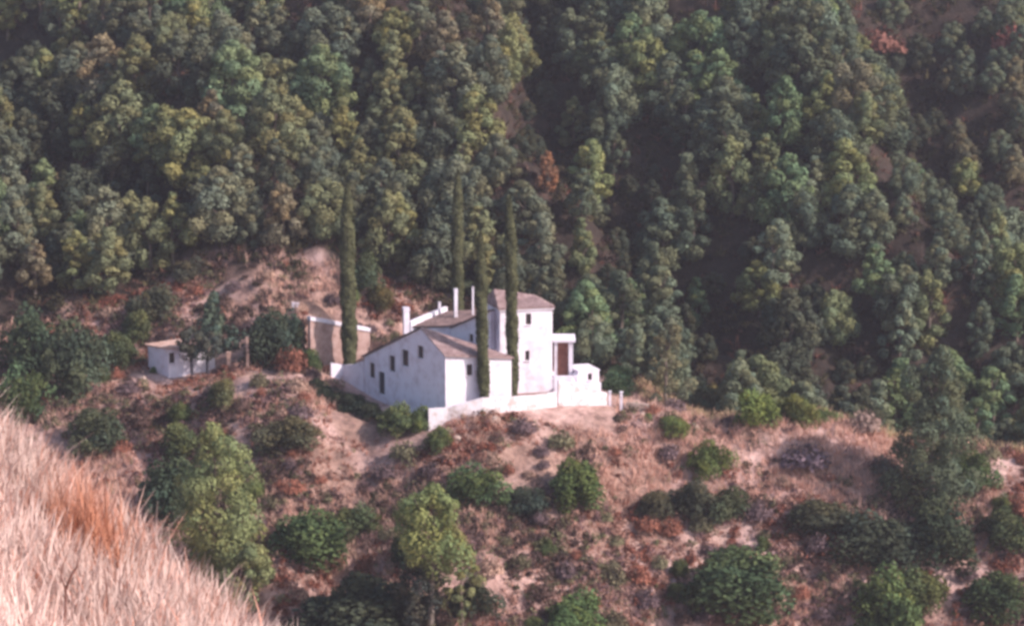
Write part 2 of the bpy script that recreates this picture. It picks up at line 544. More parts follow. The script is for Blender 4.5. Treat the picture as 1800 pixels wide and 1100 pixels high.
SHADE_VOIDS = [(945, 170, 42, 105), (1150, 290, 75, 50), (1095, 430, 45, 45), (1290, 430, 62, 85), (1475, 640, 105, 85), (1400, 520, 70, 50),
         (60, 290, 50, 40), (40, 90, 45, 50), (1240, 620, 40, 70), (820, 40, 40, 60), (260, 380, 40, 40), (1220, 20, 60, 50)]  # shaded hollows as pixel ellipses; low trees there get a darkened tint
pine_pts, items = [], []
cand = []
step = 4.75
for gy in np.arange(2, 98, step):
    for gx in np.arange(-78, 78, step):
        x = gx + rng.uniform(-1.7, 1.7) + (step / 2 if int(gy / step) % 2 else 0); y = gy + rng.uniform(-1.7, 1.7)
        if y < forest_edge(x) + 1.5: continue
        z = float(H(x, y))
        px, py = proj(x, y, z)
        pt = proj(x, y, z + 7)[1]
        if px < -70 or px > 1870 or py < 20 and pt < -40: continue
        cand.append((x, y, z, px, pt))
# thin out: right edge is shrubby, gully lines sparser
for x, y, z, px, pt in cand:
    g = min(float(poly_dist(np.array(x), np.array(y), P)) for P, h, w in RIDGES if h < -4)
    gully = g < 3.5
    if 915 < px < 1010 and 225 < pt < 318 and proj(x, y, z)[1] > 275: continue
    mid_y = pt * .55 + proj(x, y, z)[1] * .45
    shade_void = any(((px - a) / c_) ** 2 + ((mid_y - b_) / d_) ** 2 < 1 for a, b_, c_, d_ in SHADE_VOIDS)
    shrub = (px > 1560 and pt < 400) or (px > 1480 and pt < 120)
    if gully and rng.rand() < .15: continue
    if rng.rand() < .03: continue
    k = rng.randint(8)
    if shade_void:
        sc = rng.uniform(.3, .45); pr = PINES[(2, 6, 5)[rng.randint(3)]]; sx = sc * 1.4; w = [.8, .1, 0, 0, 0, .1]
    elif shrub:
        sc = rng.uniform(.5, .72); kk = (2, 6, 5)[rng.randint(3)]
        pr = PINES[kk]
        w = [.3, .35, .12, .03, .02, .18]
        sx = sc * 1.15
    else:
        sc = rng.uniform(.80, 1.32); pr = PINES[k]; sx = sc * rng.uniform(1.05, 1.3)
        w = [.24, .24, .24, .13, .10, .05] if px < 1000 else [.30, .22, .16, .08, .22, .02]
        if y - forest_edge(x) < 6 and px < 700: w = [.1, .2, .35, .2, .05, .1]
    ti = rng.choice(6, p=w)
    col = np.array(TINTS[ti][1]) * rng.uniform(.88, 1.12)
    if px > 1000: col = col * np.array([.92, .99, .95])
    if shade_void or gully:  # hollow and gully shade is put into the crown colour
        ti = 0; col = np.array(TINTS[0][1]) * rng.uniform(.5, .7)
    size = 'small' if sc < .85 else ('tall' if sc > 1.12 else 'medium')
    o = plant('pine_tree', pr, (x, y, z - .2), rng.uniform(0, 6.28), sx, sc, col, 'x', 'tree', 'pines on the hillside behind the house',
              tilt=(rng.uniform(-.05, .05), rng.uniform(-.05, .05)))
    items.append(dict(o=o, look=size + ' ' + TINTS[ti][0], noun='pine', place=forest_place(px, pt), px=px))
    pine_pts.append((x, y))
unique_labels(items)
print('PINES', len(items))

# ------------------------------------------------------------------ the white farmhouse
house = empty('farmhouse', (-5, -1, 0), 'whitewashed farmhouse with square tower, tiled roofs and chimneys on the terrace', 'house')
def hp(name, me, parent=None, mat=None):        # part in world space under the house
    o = link(name, me, parent or house, mat)
    root = parent or house
    while root.parent: root = root.parent
    if o.parent is root: o.matrix_parent_inverse = Matrix.Translation(-root.location)
    return o

def cut(me, boxes):
    """real openings: subtract boxes from a wall mesh"""
    a = bpy.data.objects.new('tmp', me); COL.objects.link(a)
    tmp = []
    for c, s, rz in boxes:
        bm = bmesh.new(); box(bm, c, s, rz)
        b = bpy.data.objects.new('tmp', bm_mesh('t', bm, None)); COL.objects.link(b); tmp.append(b)
        md = a.modifiers.new('b', 'BOOLEAN'); md.object = b; md.operation = 'DIFFERENCE'; md.solver = 'EXACT'
    bpy.context.view_layer.update()
    dg = bpy.context.evaluated_depsgraph_get()
    r = bpy.data.meshes.new_from_object(a.evaluated_get(dg))
    bpy.data.objects.remove(a)
    for b in tmp: bpy.data.objects.remove(b)
    return r

def window_at(P0, P1, px, py, w, h, root, kind='window', depth=.28):
    """window in the wall through P0-P1 (plan), at a pixel; returns the cutter and builds frame, pane and sill"""
    d = Vector((P1.x - P0.x, P1.y - P0.y, 0)); d.normalize()
    n = Vector((d.y, -d.x, 0))
    if n.y > 0: n = -n
    # sight line to wall plane
    r = Vector(ray(px, py)); c = Vector(CAM)
    t = (P0 - c).dot(n) / r.dot(n)
    p = c + r * t
    rz = math.atan2(d.y, d.x)
    q = p - n * (depth * .5 - .02)
    cutter = (q, (w, depth, h), rz)
    back = p - n * (depth - .06)
    if kind == 'window':
        bm = bmesh.new()
        for sx in (-1, 1): box(bm, back + d * sx * (w / 2 - .04), (.08, .07, h - .004), rz)
        for sz in (-1, 1): box(bm, back + Vector((0, 0, sz * (h / 2 - .04))), (w - .17, .066, .08), rz)
        box(bm, back, (.05, .05, h - .17), rz)
        fr = hp('window', bm_mesh('frame', bm, M_FRAME), root)
        bm = bmesh.new(); box(bm, back - n * .012, (w - .03, .012, h - .03), rz)
        hp2 = link('pane', bm_mesh('pane', bm, M_GLASS), fr)
        bm = bmesh.new(); box(bm, p + Vector((0, 0, -h / 2 - .04)) + n * .05, (w + .16, .18, .07), rz)
        link('sill', bm_mesh('sill', bm, M_WHITE), fr)
    elif kind == 'door':
        bm = bmesh.new(); box(bm, back, (w - .01, .06, h - .01), rz)
        for k in (-1, 1): box(bm, back + n * .04 + d * k * w * .2, (w * .28, .03, h * .8), rz)
        dr = hp('door', bm_mesh('door', bm, M_DARK), root)
        bm = bmesh.new(); box(bm, back + n * .08 + d * w * .36, (.05, .06, .14), rz)
        link('handle', bm_mesh('handle', bm, M_STONE), dr)
    return cutter

def block(pts, tops, zb, apex=None):
    """closed wall volume; pts/tops lists of world points (plan), tops z"""
    bm = bmesh.new()
    b, t = prism(bm, [Vector((p.x, p.y, zb)) for p in pts], [Vector((p.x, p.y, z)) for p, z in zip(pts, tops)])
    if apex is None: bm.faces.new(t)
    else:
        a = bm.verts.new(apex)
        for i in range(len(t)): bm.faces.new((t[i], t[(i + 1) % len(t)], a))
    bmesh.ops.triangulate(bm, faces=[f for f in bm.faces if len(f.verts) > 4])
    return bm

def roof(polys, mat, thick=.14, lift=.03, pitch=.30):
    """tiled roof: slabs plus rows of barrel tiles running down each plane"""
    bm = bmesh.new(); tv, tf, off = [], [], 0
    rr = random.Random(4)
    for poly in polys:
        P = [Vector(p) for p in poly]
        n = (P[1] - P[0]).cross(P[2] - P[0]).normalized()
        if n.z < 0: P.reverse(); n = -n
        lo = [bm.verts.new(p + Vector((0, 0, lift))) for p in P]; hi = [bm.verts.new(p + Vector((0, 0, lift + thick))) for p in P]
        bm.faces.new(lo[::-1]); bm.faces.new(hi)
        for i in range(len(P)):
            j = (i + 1) % len(P); bm.faces.new((lo[i], lo[j], hi[j], hi[i]))
        down = Vector((n.x, n.y, 0)); 
        if down.length < 1e-3: continue
        hz = Vector((-n.y, n.x, 0)).normalized(); sl = n.cross(hz).normalized()
        o = P[0]
        cs = [((p - o).dot(hz), (p - o).dot(sl)) for p in P]
        u0, u1 = min(c[0] for c in cs), max(c[0] for c in cs)
        u = u0 + pitch * .6
        while u < u1 - .05:
            ys_ = []
            for i in range(len(cs)):
                a, b = cs[i], cs[(i + 1) % len(cs)]
                if (a[0] - u) * (b[0] - u) < 0:
                    ys_.append(a[1] + (b[1] - a[1]) * (u - a[0]) / (b[0] - a[0]))
            if len(ys_) >= 2:
                a, b = min(ys_), max(ys_)
                k = max(1, int((b - a) / .45))
                for s in range(k):          # each tile overlaps the next: stepped rows
                    v0, v1 = a + (b - a) * s / k, a + (b - a) * (s + 1) / k
                    base = o + hz * (u + rr.uniform(-.02, .02)) + Vector((0, 0, lift + thick))
                    for w, vv in ((v0, .085), (v1, .055)):
                        for ang in range(5):
                            t = math.pi * ang / 4
                            tv.append(base + sl * w + hz * (math.cos(t) * .10) + n * (math.sin(t) * vv))
                    for q in range(4): tf.append((off + q, off + q + 1, off + 6 + q, off + 5 + q))
                    off += 10
            u += pitch
    return bm_mesh('roof', bm, mat), np_mesh('tile_rows', np.array([tuple(v) for v in tv]), np.array(tf), [mat])

def add_roof(polys, mat, root, **kw):
    a, t = roof(polys, mat, **kw)
    r = hp('roof', a, root)
    k = link('roof_tiles', t, r); k['kind'] = 'stuff'
    return r

def zat(px, py, Y): return V(px, py, Y).z
def flat(v, z=0): return Vector((v.x, v.y, z))

# main block: shaded long wall to the left, sunlit end to the right
C0 = V(783, 670, -6.0); C1 = V(899, 665, -3.6); C3 = V(641, 665, 6.9)
C2 = C1 + (C3 - C0)
z0, z1, z3, z2 = zat(783, 624, -6), zat(899, 629, -3.6), zat(641, 627, 6.9), 4.0
f = .30
PK = C0 + (C3 - C0) * f
for _ in range(8):
    q = V(741, 577, PK.y); f = (C0.x - q.x) / (C0.x - C3.x); PK = C0 + (C3 - C0) * f
PKz = V(741, 577, PK.y).z
zb = -3.2
bm = bmesh.new()
vb = [bm.verts.new((p.x, p.y, zb)) for p in (C0, C1, C2, C3)]
vt = [bm.verts.new((p.x, p.y, z)) for p, z in ((C0, z0), (C1, z1), (C2, z2), (C3, z3))]
va = bm.verts.new((PK.x, PK.y, PKz))
vm = bm.verts.new((PK.x, PK.y, zb))
bm.faces.new((vb[0], vb[1], vt[1], vt[0])); bm.faces.new((vb[1], vb[2], vt[2], vt[1])); bm.faces.new((vb[2], vb[3], vt[3], vt[2]))
bm.faces.new((vb[3], vm, va, vt[3])); bm.faces.new((vm, vb[0], vt[0], va))
bm.faces.new((vt[0], vt[1], va)); bm.faces.new((vt[1], vt[2], va)); bm.faces.new((vt[2], vt[3], va))
bm.faces.new((vb[0], vm, vb[3])); bm.faces.new((vb[0], vb[3], vb[2])); bm.faces.new((vb[0], vb[2], vb[1]))
main = bm_mesh('wall', bm, M_WHITE)
cuts = [window_at(C0, C3, 654, 651, 1.1, 1.7, house), window_at(C0, C3, 689, 639, 1.2, 1.75, house),
        window_at(C0, C3, 712, 629, 1.3, 1.8, house), window_at(C0, C3, 739, 618.5, 1.1, 1.35, house),
        window_at(C0, C3, 670.5, 673, 1.3, 2.5, house, 'door'),
        window_at(C0, C1, 825.5, 650, .65, 1.2, house)]
hp('wall', cut(main, cuts))
ov = lambda p, z, dx, dy, dz=0: Vector((p.x + dx, p.y + dy, z + dz))
nF = Vector((C1.y - C0.y, -(C1.x - C0.x), 0)).normalized() * .28      # outward at the sunlit end
nS = Vector((-(C0.y - C3.y), (C0.x - C3.x), 0)).normalized() * .18
if nS.x > 0: nS = -nS
e0, e1 = ov(C0, z0 - .08, nF.x + nS.x, nF.y + nS.y), ov(C1, z1 - .08, nF.x + .2, nF.y + .1)
e2, e3 = ov(C2, z2 - .05, .15, .25), ov(C3, z3 - .1, nS.x - .25, nS.y + .25)
ap = Vector((PK.x + nS.x, PK.y + nS.y, PKz))
add_roof([(ap, e0, e1)], M_TILE, house)
add_roof([(ap, e1, e2), (ap, e2, e3)], M_DTILE, house, lift=.045)

# rear block with low tiled roof and bright raised gable parapet
B0, B1 = V(724, 590, 8.6), V(842, 590, 7.4)
B3, B2 = V(780, 560, 13.6), V(868, 560, 12.8)
ze, zr = zat(752, 577, 8.4), zat(795, 551, 13.3)
ze2, zr2 = zat(836, 572, 7.4), zat(850, 545, 12.8)
bm = block([B0, B1, B2, B3], [ze - .1, ze2 - .1, zr2 - .1, zr - .1], -1)
hp('wall', bm_mesh('wall', bm, M_WHITE))
add_roof([(flat(B0, ze), flat(B1, ze2) + Vector((.1, -.3, -.05)), flat(B2, zr2)), (flat(B0, ze), flat(B2, zr2), flat(B3, zr))], M_DTILE, house)
bm = bmesh.new()
a0, a1 = V(720, 573, 8.6), V(784, 546, 13.9)
dd = (flat(a1) - flat(a0)).normalized(); nn = Vector((dd.y, -dd.x, 0)) * .22
zz0, zz1 = zat(720, 565, 8.6), zat(784, 538.5, 13.9)
prism_b, prism_t = prism(bm, [flat(a0, zz0 - 3) + nn, flat(a1, zz1 - 3) + nn, flat(a1, zz1 - 3) - nn, flat(a0, zz0 - 3) - nn],
      [flat(a0, zz0) + nn, flat(a1, zz1) + nn, flat(a1, zz1) - nn, flat(a0, zz0) - nn])
bm.faces.new(prism_t)
hp('gable_parapet', bm_mesh('gable_parapet', bm, M_WHITE))

# connecting wing left of the tower, shaded gable towards the camera
W0, W1 = V(862, 580, 1.6), V(793, 590, 6.6)
W2 = W1 + Vector((3.2, 3.2, 0)); W3 = W0 + Vector((2.2, 4.0, 0))
wz0, wz1 = zat(862, 547, 1.6), zat(793, 577, 6.6)
bm = block([W0, W1, W2, W3], [wz0, wz1, wz1 - .2, wz0 - .3], -1)
c_ = window_at(W0, W1, 828, 594, .7, .9, house)
hp('wall', cut(bm_mesh('wall', bm, M_WHITE), [c_]))
add_roof([(ov(W0, wz0, -.15, -.25), ov(W1, wz1, -.2, -.15), flat(W2, wz1 - .2)), (ov(W0, wz0, -.15, -.25), flat(W2, wz1 - .2), flat(W3, wz0 - .3))], M_DTILE, house)

# tower
T0 = V(879, 610, .8); T1 = V(971, 610, 2.2); T3 = V(855, 600, 6.1); T2 = T1 + (T3 - T0)
zt = zat(971, 541, 2.2)
bm = block([T0, T1, T2, T3], [zt] * 4, -3)
cuts = [window_at(T0, T1, 929, 561, .62, 1.25, house), window_at(T0, T1, 927, 625, .5, 1.1, house)]
hp('wall', cut(bm_mesh('wall', bm, M_WHITE), cuts))
Rl, Rr = V(868, 511, 3.6), V(938, 521.5, 4.4)
g = .28
c = (T0 + T1 + T2 + T3) / 4
E = [flat(p + (flat(p) - flat(c)).normalized() * g, zt) for p in (T0, T1, T2, T3)]
add_roof([(E[0], E[1], Rr), (E[0], Rr, Rl), (E[1], E[2], Rr), (E[2], E[3], Rl), (E[2], Rl, Rr), (E[3], E[0], Rl)], M_TILE, house)
bm = bmesh.new()
for i in range(4):
    a, b = flat(E[i], zt), flat(E[(i + 1) % 4], zt)
    box(bm, (a + b) / 2 + Vector((0, 0, -.09)) - ((a + b) / 2 - flat(c, zt)).normalized() * .14, ((b - a).length - .25, .2, .13 + .004 * i), math.atan2(b.y - a.y, b.x - a.x))
hp('cornice', bm_mesh('cornice', bm, M_WHITE))

# portico to the right of the tower
Yp = 2.4
pz_top, pz_bot = zat(1007, 597, Yp), zat(1007, 664, Yp)
xa, xb = V(973, 630, Yp).x, V(1007, 630, Yp).x
bm = bmesh.new(); box(bm, ((xa + xb) / 2 + .1, Yp + 1.7, pz_top - .14), (xb - xa + .35, 3.7, .26)); hp('portico_roof', bm_mesh('portico_roof', bm, M_WHITE))
for x_, y_ in ((xb - .2, Yp + .2), (xa + .25, Yp + .25)):
    bm = bmesh.new(); box(bm, (x_, y_, (pz_top + pz_bot) / 2 - .15), (.42 if x_ > xa + 1 else .3, .4, pz_top - pz_bot - .27)); hp('pillar', bm_mesh('pillar', bm, M_WHITE))
bm = bmesh.new(); box(bm, (xb - .2, Yp + 3.3, (pz_top + pz_bot) / 2 - .15), (.38, .38, pz_top - pz_bot - .27)); hp('pillar', bm_mesh('pillar', bm, M_WHITE))
bm = bmesh.new(); box(bm, ((xa + xb) / 2 - .15, Yp + 3.7, (pz_top + pz_bot) / 2 - .2), (xb - xa - .5, .25, pz_top - pz_bot - .4)); hp('rear_wall', bm_mesh('rear_wall', bm, M_REDWALL))
bm = bmesh.new()                                     # sloping brace wall inside the opening
vs = [V(996, 613, Yp + .5), V(977, 648, Yp + .5), V(977, 664, Yp + .5), V(999, 664, Yp + .5), V(999, 613, Yp + .5)]
bm.faces.new([bm.verts.new(v) for v in vs]); r_ = bmesh.ops.extrude_face_region(bm, geom=list(bm.faces))
bmesh.ops.translate(bm, vec=(0, .25, 0), verts=[v for v in r_['geom'] if isinstance(v, bmesh.types.BMVert)])
bmesh.ops.delete(bm, geom=[], context='FACES')
hp('stair_wall', bm_mesh('stair_wall', bm, M_REDWALL))
bm = bmesh.new(); box(bm, ((xa + xb) / 2 + .15, Yp + 1.75, pz_bot - 2.0), (xb - xa + .5, 3.9, 4.0)); hp('portico_base', bm_mesh('portico_base', bm, M_WHITE))

# low outbuilding at the right end
q0, q1 = V(1016, 670, 1.2), V(1053, 670, 2.0)
zq = zat(1053, 650, 1.8)
dq = Vector((-1.0, 3.4, 0))
out_h = empty('outbuilding', (q0.x + 1, 3, .2), 'low white flat-roofed outbuilding with one small window at right end of the house', 'outbuilding')
bm = block([q0, q1, q1 + dq, q0 + dq], [zq - .12] * 4, -2)
c_ = window_at(q0, q1, 1037, 662, .5, .75, out_h)
hp('wall', cut(bm_mesh('wall', bm, M_WHITE), [c_]), out_h)
cq = (q0 + q1) / 2 + dq / 2
bm = bmesh.new(); box(bm, (cq.x, cq.y, zq - .055), ((q1 - q0).length + .03, 3.56, .12), math.atan2(q1.y - q0.y, q1.x - q0.x)); hp('roof', bm_mesh('roof', bm, M_WHITE), out_h)
bm = bmesh.new(); s0 = V(1007.5, 668, 1.0); box(bm, (s0.x + .28, 1.7, zat(1012, 659, 1.2) - 1.5), (.5, 1.3, 3.0)); hp('side_pier', bm_mesh('side_pier', bm, M_WHITE), out_h)

# chimneys
def chimney(px0, px1, py0, py1, Yc, cap=True, lower=None):
    a, b = V(px0, py0, Yc), V(px1, py1, Yc)
    w = b.x - a.x; cx = (a.x + b.x) / 2
    bm = bmesh.new()
    zl = b.z - .4
    box(bm, (cx, Yc + w / 2, (a.z + zl) / 2 - .08), (w * .82, w * .9, a.z - zl - .16), .25)
    box(bm, (cx, Yc + w / 2, a.z - .3), (w, w * 1.1, .1), .25)
    box(bm, (cx, Yc + w / 2, a.z - .04), (w * .96, w * 1.05, .08), .25)
    hp('chimney', bm_mesh('chimney', bm, M_WHITE))
chimney(707.5, 720, 541, 590, 1.2)
chimney(770, 775, 531, 545, 12.4)
chimney(797.5, 804.5, 508, 555, 10.6)
chimney(829.5, 833, 504, 556, 11.0)

# ------------------------------------------------------------------ walls around the terrace
def wall_run(name, pts, label, cat, mat, th=.35, drop=3.0, group=None, coping=None):
    """pts: (px, py_top, Y): one solid wall following the points, sunk in the ground"""
    P = [V(*p) for p in pts]
    bm = bmesh.new(); rows = []
    for i, p in enumerate(P):
        a = P[max(0, i - 1)]; b = P[min(len(P) - 1, i + 1)]
        d = flat(b - a).normalized(); n = Vector((d.y, -d.x, 0)) * th / 2
        zg = min(float(H(p.x, p.y)), p.z) - drop * .3 - .5
        rows.append([bm.verts.new(v) for v in (flat(p, zg) + n, flat(p, p.z) + n, flat(p, p.z) - n, flat(p, zg) - n)])
    for r0, r1 in zip(rows[:-1], rows[1:]):
        for k in range(4): bm.faces.new((r0[k], r0[(k + 1) % 4], r1[(k + 1) % 4], r1[k]))
    bm.faces.new(rows[0][::-1]); bm.faces.new(rows[-1])
    if coping is None:
        o = link(name, bm_mesh(name, bm, mat)); tag(o, label, cat, group); return o
    root = empty(name, flat(P[0], float(H(P[0].x, P[0].y))), label, cat, group)
    hp('wall_face', bm_mesh('wall_face', bm, mat), root)
    bm = bmesh.new(); rows = []
    for i, p in enumerate(P):
        a = P[max(0, i - 1)]; b = P[min(len(P) - 1, i + 1)]
        d = flat(b - a).normalized(); n = Vector((d.y, -d.x, 0)) * (th / 2 + coping[1])
        rows.append([bm.verts.new(v) for v in (p + n, p + n + Vector((0, 0, coping[0])), p - n + Vector((0, 0, coping[0])), p - n)])
    for r0, r1 in zip(rows[:-1], rows[1:]):
        for k in range(4): bm.faces.new((r0[k], r0[(k + 1) % 4], r1[(k + 1) % 4], r1[k]))
    bm.faces.new(rows[0][::-1]); bm.faces.new(rows[-1])
    hp('coping', bm_mesh('coping', bm, M_WHITE), root)
    return root

wall_run('terrace_wall', [(753, 718, -8.4), (786, 716, -8.0), (815, 708, -7.9), (848, 699, -7.6), (899, 697, -6.4), (940, 694, -5.2), (978, 688, -4.2)],
         'white terrace wall along the foot of the sunlit facade, ending in a tall corner', 'wall', M_OLDWHITE, drop=9)
wall_run('terrace_wall', [(981, 668, -3.9), (1010, 673, -3.3), (1040, 683, -2.6), (1066, 690, -2.0)],
         'white stepped retaining wall below the portico and low outbuilding', 'wall', M_OLDWHITE, drop=8)
wall_run('terrace_wall', [(974, 661, -1.2), (1006, 660, -.9), (1009, 672, -.6), (1056, 672, 0)],
         'upper white retaining wall directly under the portico and outbuilding', 'wall', M_WHITE, drop=4)
wall_run('garden_wall', [(641, 634, 7.2), (622, 640, 8.6), (604, 641, 9.8), (581, 638, 9.2)],
         'white garden wall running left from the shaded facade behind dark shrubs', 'wall', M_WHITE, drop=6)
wall_run('retaining_wall', [(543, 562, 10.6), (575, 568, 11.8), (600, 573, 12.7), (648, 582, 14.6)],
         'pinkish retaining wall with white coping behind the tallest cypress', 'wall', M_BANKWALL, th=.6, drop=4, coping=(.42, .12))
wall_run('low_wall', [(1100, 707, -1.6), (1120, 708, -1.7), (1141, 711, -1.8)],
         'thin pale low wall on the terrace edge right of the outbuilding', 'wall', M_STONE, drop=.4)

def rock(name, px, py, w, label, mat=M_STONE, seed=0, hgt=.8, group=None):
    x, y, z = hit(px, py)
    r = np.random.RandomState(seed)
    bm = bmesh.new(); bmesh.ops.create_icosphere(bm, subdivisions=2, radius=.5)
    for v in bm.verts:
        k = 1 + .22 * math.sin(v.co.x * 5 + seed) + .18 * math.sin(v.co.y * 6 + seed * 2) + r.uniform(-.08, .08)
        v.co = Vector((v.co.x * w * k, v.co.y * w * .8 * k, v.co.z * w * hgt * k))
    o = link(name, bm_mesh(name, bm, mat)); o.location = (x, y, z + w * hgt * .15); o.rotation_euler.z = seed
    return tag(o, label, 'rock', group)

# pale gate posts and posts
def post(px, py0, py1, Y, w, label, mat=M_WHITE):
    a, b = V(px, py0, Y), V(px, py1, Y)
    zg = min(b.z, float(H(b.x, Y))) - .3
    bm = bmesh.new(); box(bm, (0, 0, (a.z - zg) / 2 - .06), (w, w, a.z - zg - .12)); box(bm, (0, 0, a.z - zg - .06), (w * 1.25, w * 1.25, .12))
    o = link('gate_post', bm_mesh('gate_post', bm, mat)); o.location = (b.x, Y, zg)
    return tag(o, label, 'post')
post(516, 531, 549, hit(516, 549)[1], .3, 'left one of two white posts above the dark bush')
post(523, 532, 551, hit(523, 551)[1], .3, 'right one of two white posts above the dark bush')
post(403, 618, 652, 8.2, .42, 'pinkish square post just right of the shed', M_RENDER)
post(436, 592, 655, 7.6, .3, 'tall thin pale post right of the shed beside the dark bush', M_RENDER)
post(1072, 687, 701, -1.6, .28, 'white stub post at the right end of the retaining wall')
post(1092, 688, 705, -1.6, .3, 'last white post on the terrace edge by the thin low wall', M_WHITE)

# ------------------------------------------------------------------ the shed at the left
shed = empty('shed', (-34, 11, 0), 'small white shed with low pink roof and dark opening behind two thin trees', 'shed')
S0, S1, S3 = V(296, 640, 9.4), V(378, 640, 10.8), V(261, 640, 12.8)
S2 = S1 + (S3 - S0)
sz = zat(330, 617, 10)
tops = [zat(296, 613, 9.4), zat(378, 616, 10.8), zat(378, 616, 10.8) + .7, zat(261, 608, 12.8)]
bm = block([S0, S1, S2, S3], tops, -2.5)
c1_ = window_at(S0, S1, 302, 629, .6, 1.2, shed)
hp('wall', cut(bm_mesh('wall', bm, M_WHITE), [c1_]), shed)
cs_ = (S0 + S1 + S2 + S3) / 4
Es = [flat(p + (flat(p) - flat(cs_)).normalized() * .4, z + .02) for p, z in zip((S0, S1, S2, S3), tops)]
a_, t_ = roof([(Es[0], Es[1], Es[2]), (Es[0], Es[2], Es[3])], M_RENDER)
r_ = hp('roof', a_, shed); k_ = link('roof_tiles', t_, r_); k_['kind'] = 'stuff'

# ------------------------------------------------------------------ cypresses
def cypress(px_b, py_b, Y, px_t, py_t, r, seed, label):
    zb_ = float(H(V(px_b, py_b, Y).x, Y)) - .2
    base = V(px_b, py_b, Y); top = V(px_t, py_t, Y)
    x0 = base.x; h = top.z - zb_; dx = top.x - x0
    rg = np.random.RandomState(seed); n = int(h * 460 * r / .5)
    t = rg.uniform(.03, 1, n); a = rg.uniform(0, 6.28, n)
    prof = r * np.minimum(1, .55 + t * 3) * np.clip((1 - t) * 4.5, .05, 1) ** .6
    lump = 1 + .12 * np.sin(t * h * 1.3 + a * 2 + seed) + .07 * np.sin(t * h * 3.1 + a * 3)
    q = prof * lump * rg.uniform(.7, 1.08, n)
    sway = np.sin(t * 5 + seed) * .08
    C = np.stack([q * np.cos(a) + dx * t + sway, q * np.sin(a), t * h], -1)
    nr = np.stack([np.cos(a), np.sin(a), rg.uniform(0, .5, n)], -1) + rg.normal(size=(n, 3)) * .3
    v, f = leaf_quads(C, nr, rg.uniform(.1, .2, n), rg.uniform(.25, .5, n), rg)
    tint = np.repeat(rg.uniform(.7, 1.35, (n, 1)) * (1 + .12 * np.sin(t * h * 2.3 + a * 2 + seed))[:, None] * np.ones((1, 3)), 4, axis=0)
    o = empty('cypress_tree', (x0, Y, zb_), label, 'tree', 'tall thin cypresses around the house')
    link('crown', np_mesh('crown', v, f, [M_CYP], col=tint), o)
    v, f = tube_np([(0, 0, -.5), (dx * .5, 0, h * .5), (dx * .93, 0, h * .93)], [r * .32, r * .25, .03], 7)
    link('trunk', np_mesh('trunk', v, f, [M_BARK], smooth=True), o)
cypress(613, 634, 10.2, 611, 325, .80, 1, 'thickest cypress, standing alone left of the house beside the garden wall')
cypress(806, 560, 14.6, 804, 300, .62, 2, 'cypress rising behind the house roof next to the thin chimney')
cypress(853, 694, -5.25, 843, 408, .56, 3, 'cypress in front of the sunlit facade, left of the tower')
cypress(904, 660, -1.7, 894, 345, .58, 4, 'cypress hugging the front of the tower')

# ------------------------------------------------------------------ big individual trees and bushes
def big_tree(name, px, py, px_w, py_top, seed, n, color, label, mat=M_PINE, leaf=.22, base=.1, bark=M_BARK, per=110, Yf=None, top_pow=.5, cat='tree', wf=1.0):
    x, y, z = hit(px, py) if Yf is None else (V(px, py, Yf).x, Yf, float(H(V(px, py, Yf).x, Yf)))
    dist = math.hypot(y - CAM[1], z - CAM[2]); ppm = FPX / dist
    h = (V(px, py_top, y).z - z); r = px_w / 2 / ppm
    L = pine_lobes(seed, h, r * .86, n, base=base, top_pow=top_pow)
    q_ = np.random.RandomState(seed)
    L = [((c[0] * (1 + .22 * math.sin(c[2] * 1.1 + seed)) + .10 * r * math.sin(c[2] * .9 + seed), c[1], c[2]), tuple(np.array(s_) * q_.uniform(.65, 1.15)))
         for c, s_ in L if q_.rand() > .08]
    o = empty(name, (x, y, z - .1), label, cat)
    c = link('crown', lobed_crown(seed, L, per, leaf, mat), o); c.color = (*color, 1)
    link('trunk', trunk_mesh(seed, h * .85, (.2 if name == 'slender_tree' else max(.1, r * .07)), L, bark, 12), o)
    return o
big_tree('pine_tree', 388, 1010, 190, 742, 41, 90, (1.2, 1.3, .85), 'large rounded bright green pine on the lower left slope below the shed', base=.03, top_pow=.42)
big_tree('pine_tree', 440, 1065, 120, 950, 22, 40, (1.2, 1.25, .85), 'smaller green pine at the foot of the large rounded pine', base=.02)
big_tree('pine_tree', 758, 1105, 150, 850, 33, 60, (1.12, 1.28, .78), 'leaning yellow-green pine with pale trunk at bottom centre', base=.50, bark=M_PALEBARK, top_pow=.4)
big_tree('pine_tree', 812, 1100, 80, 925, 34, 34, (1.15, 1.15, .8), 'narrow olive pine hugging the right side of the leaning pine', base=.1, top_pow=.5)
big_tree('pine_tree', 735, 1110, 110, 965, 35, 40, (.42, .42, .5), 'low shade-tinted pine under the left side of the leaning pine', base=.15, top_pow=.5)  # dark tint stands for the shaded lower left of the leaning pine
big_tree('pine_tree', 1635, 905, 170, 606, 24, 110, (.62, .74, .70), 'tall narrow dark pine rising from the scrub on the right', base=.10, top_pow=.55)
big_tree('pine_tree', 1170, 700, 90, 555, 25, 40, (1.1, 1.05, .95), 'grey-green pine just right of the outbuilding', base=.05, Yf=3.5)
big_tree('dead_pine_tree', 962, 340, 50, 262, 51, 30, (1.5, .78, .70), 'rust red dead crown standing in the dark gully above the tower', base=.15, top_pow=.6)
big_tree('fir_tree', 380, 640, 84, 512, 26, 60, (.7, .9, .95), 'dark conical tree rising behind the shed', base=.05, Yf=15.5, top_pow=1.1)
big_tree('slender_tree', 339, 668, 62, 574, 27, 26, (.5, .52, .62), 'left one of two thin dark trees in front of the shed', base=.55, Yf=8.2, bark=M_DARK)
big_tree('slender_tree', 366, 668, 66, 580, 28, 26, (.5, .52, .62), 'right one of two thin dark trees in front of the shed', base=.55, Yf=8.0, bark=M_DARK)

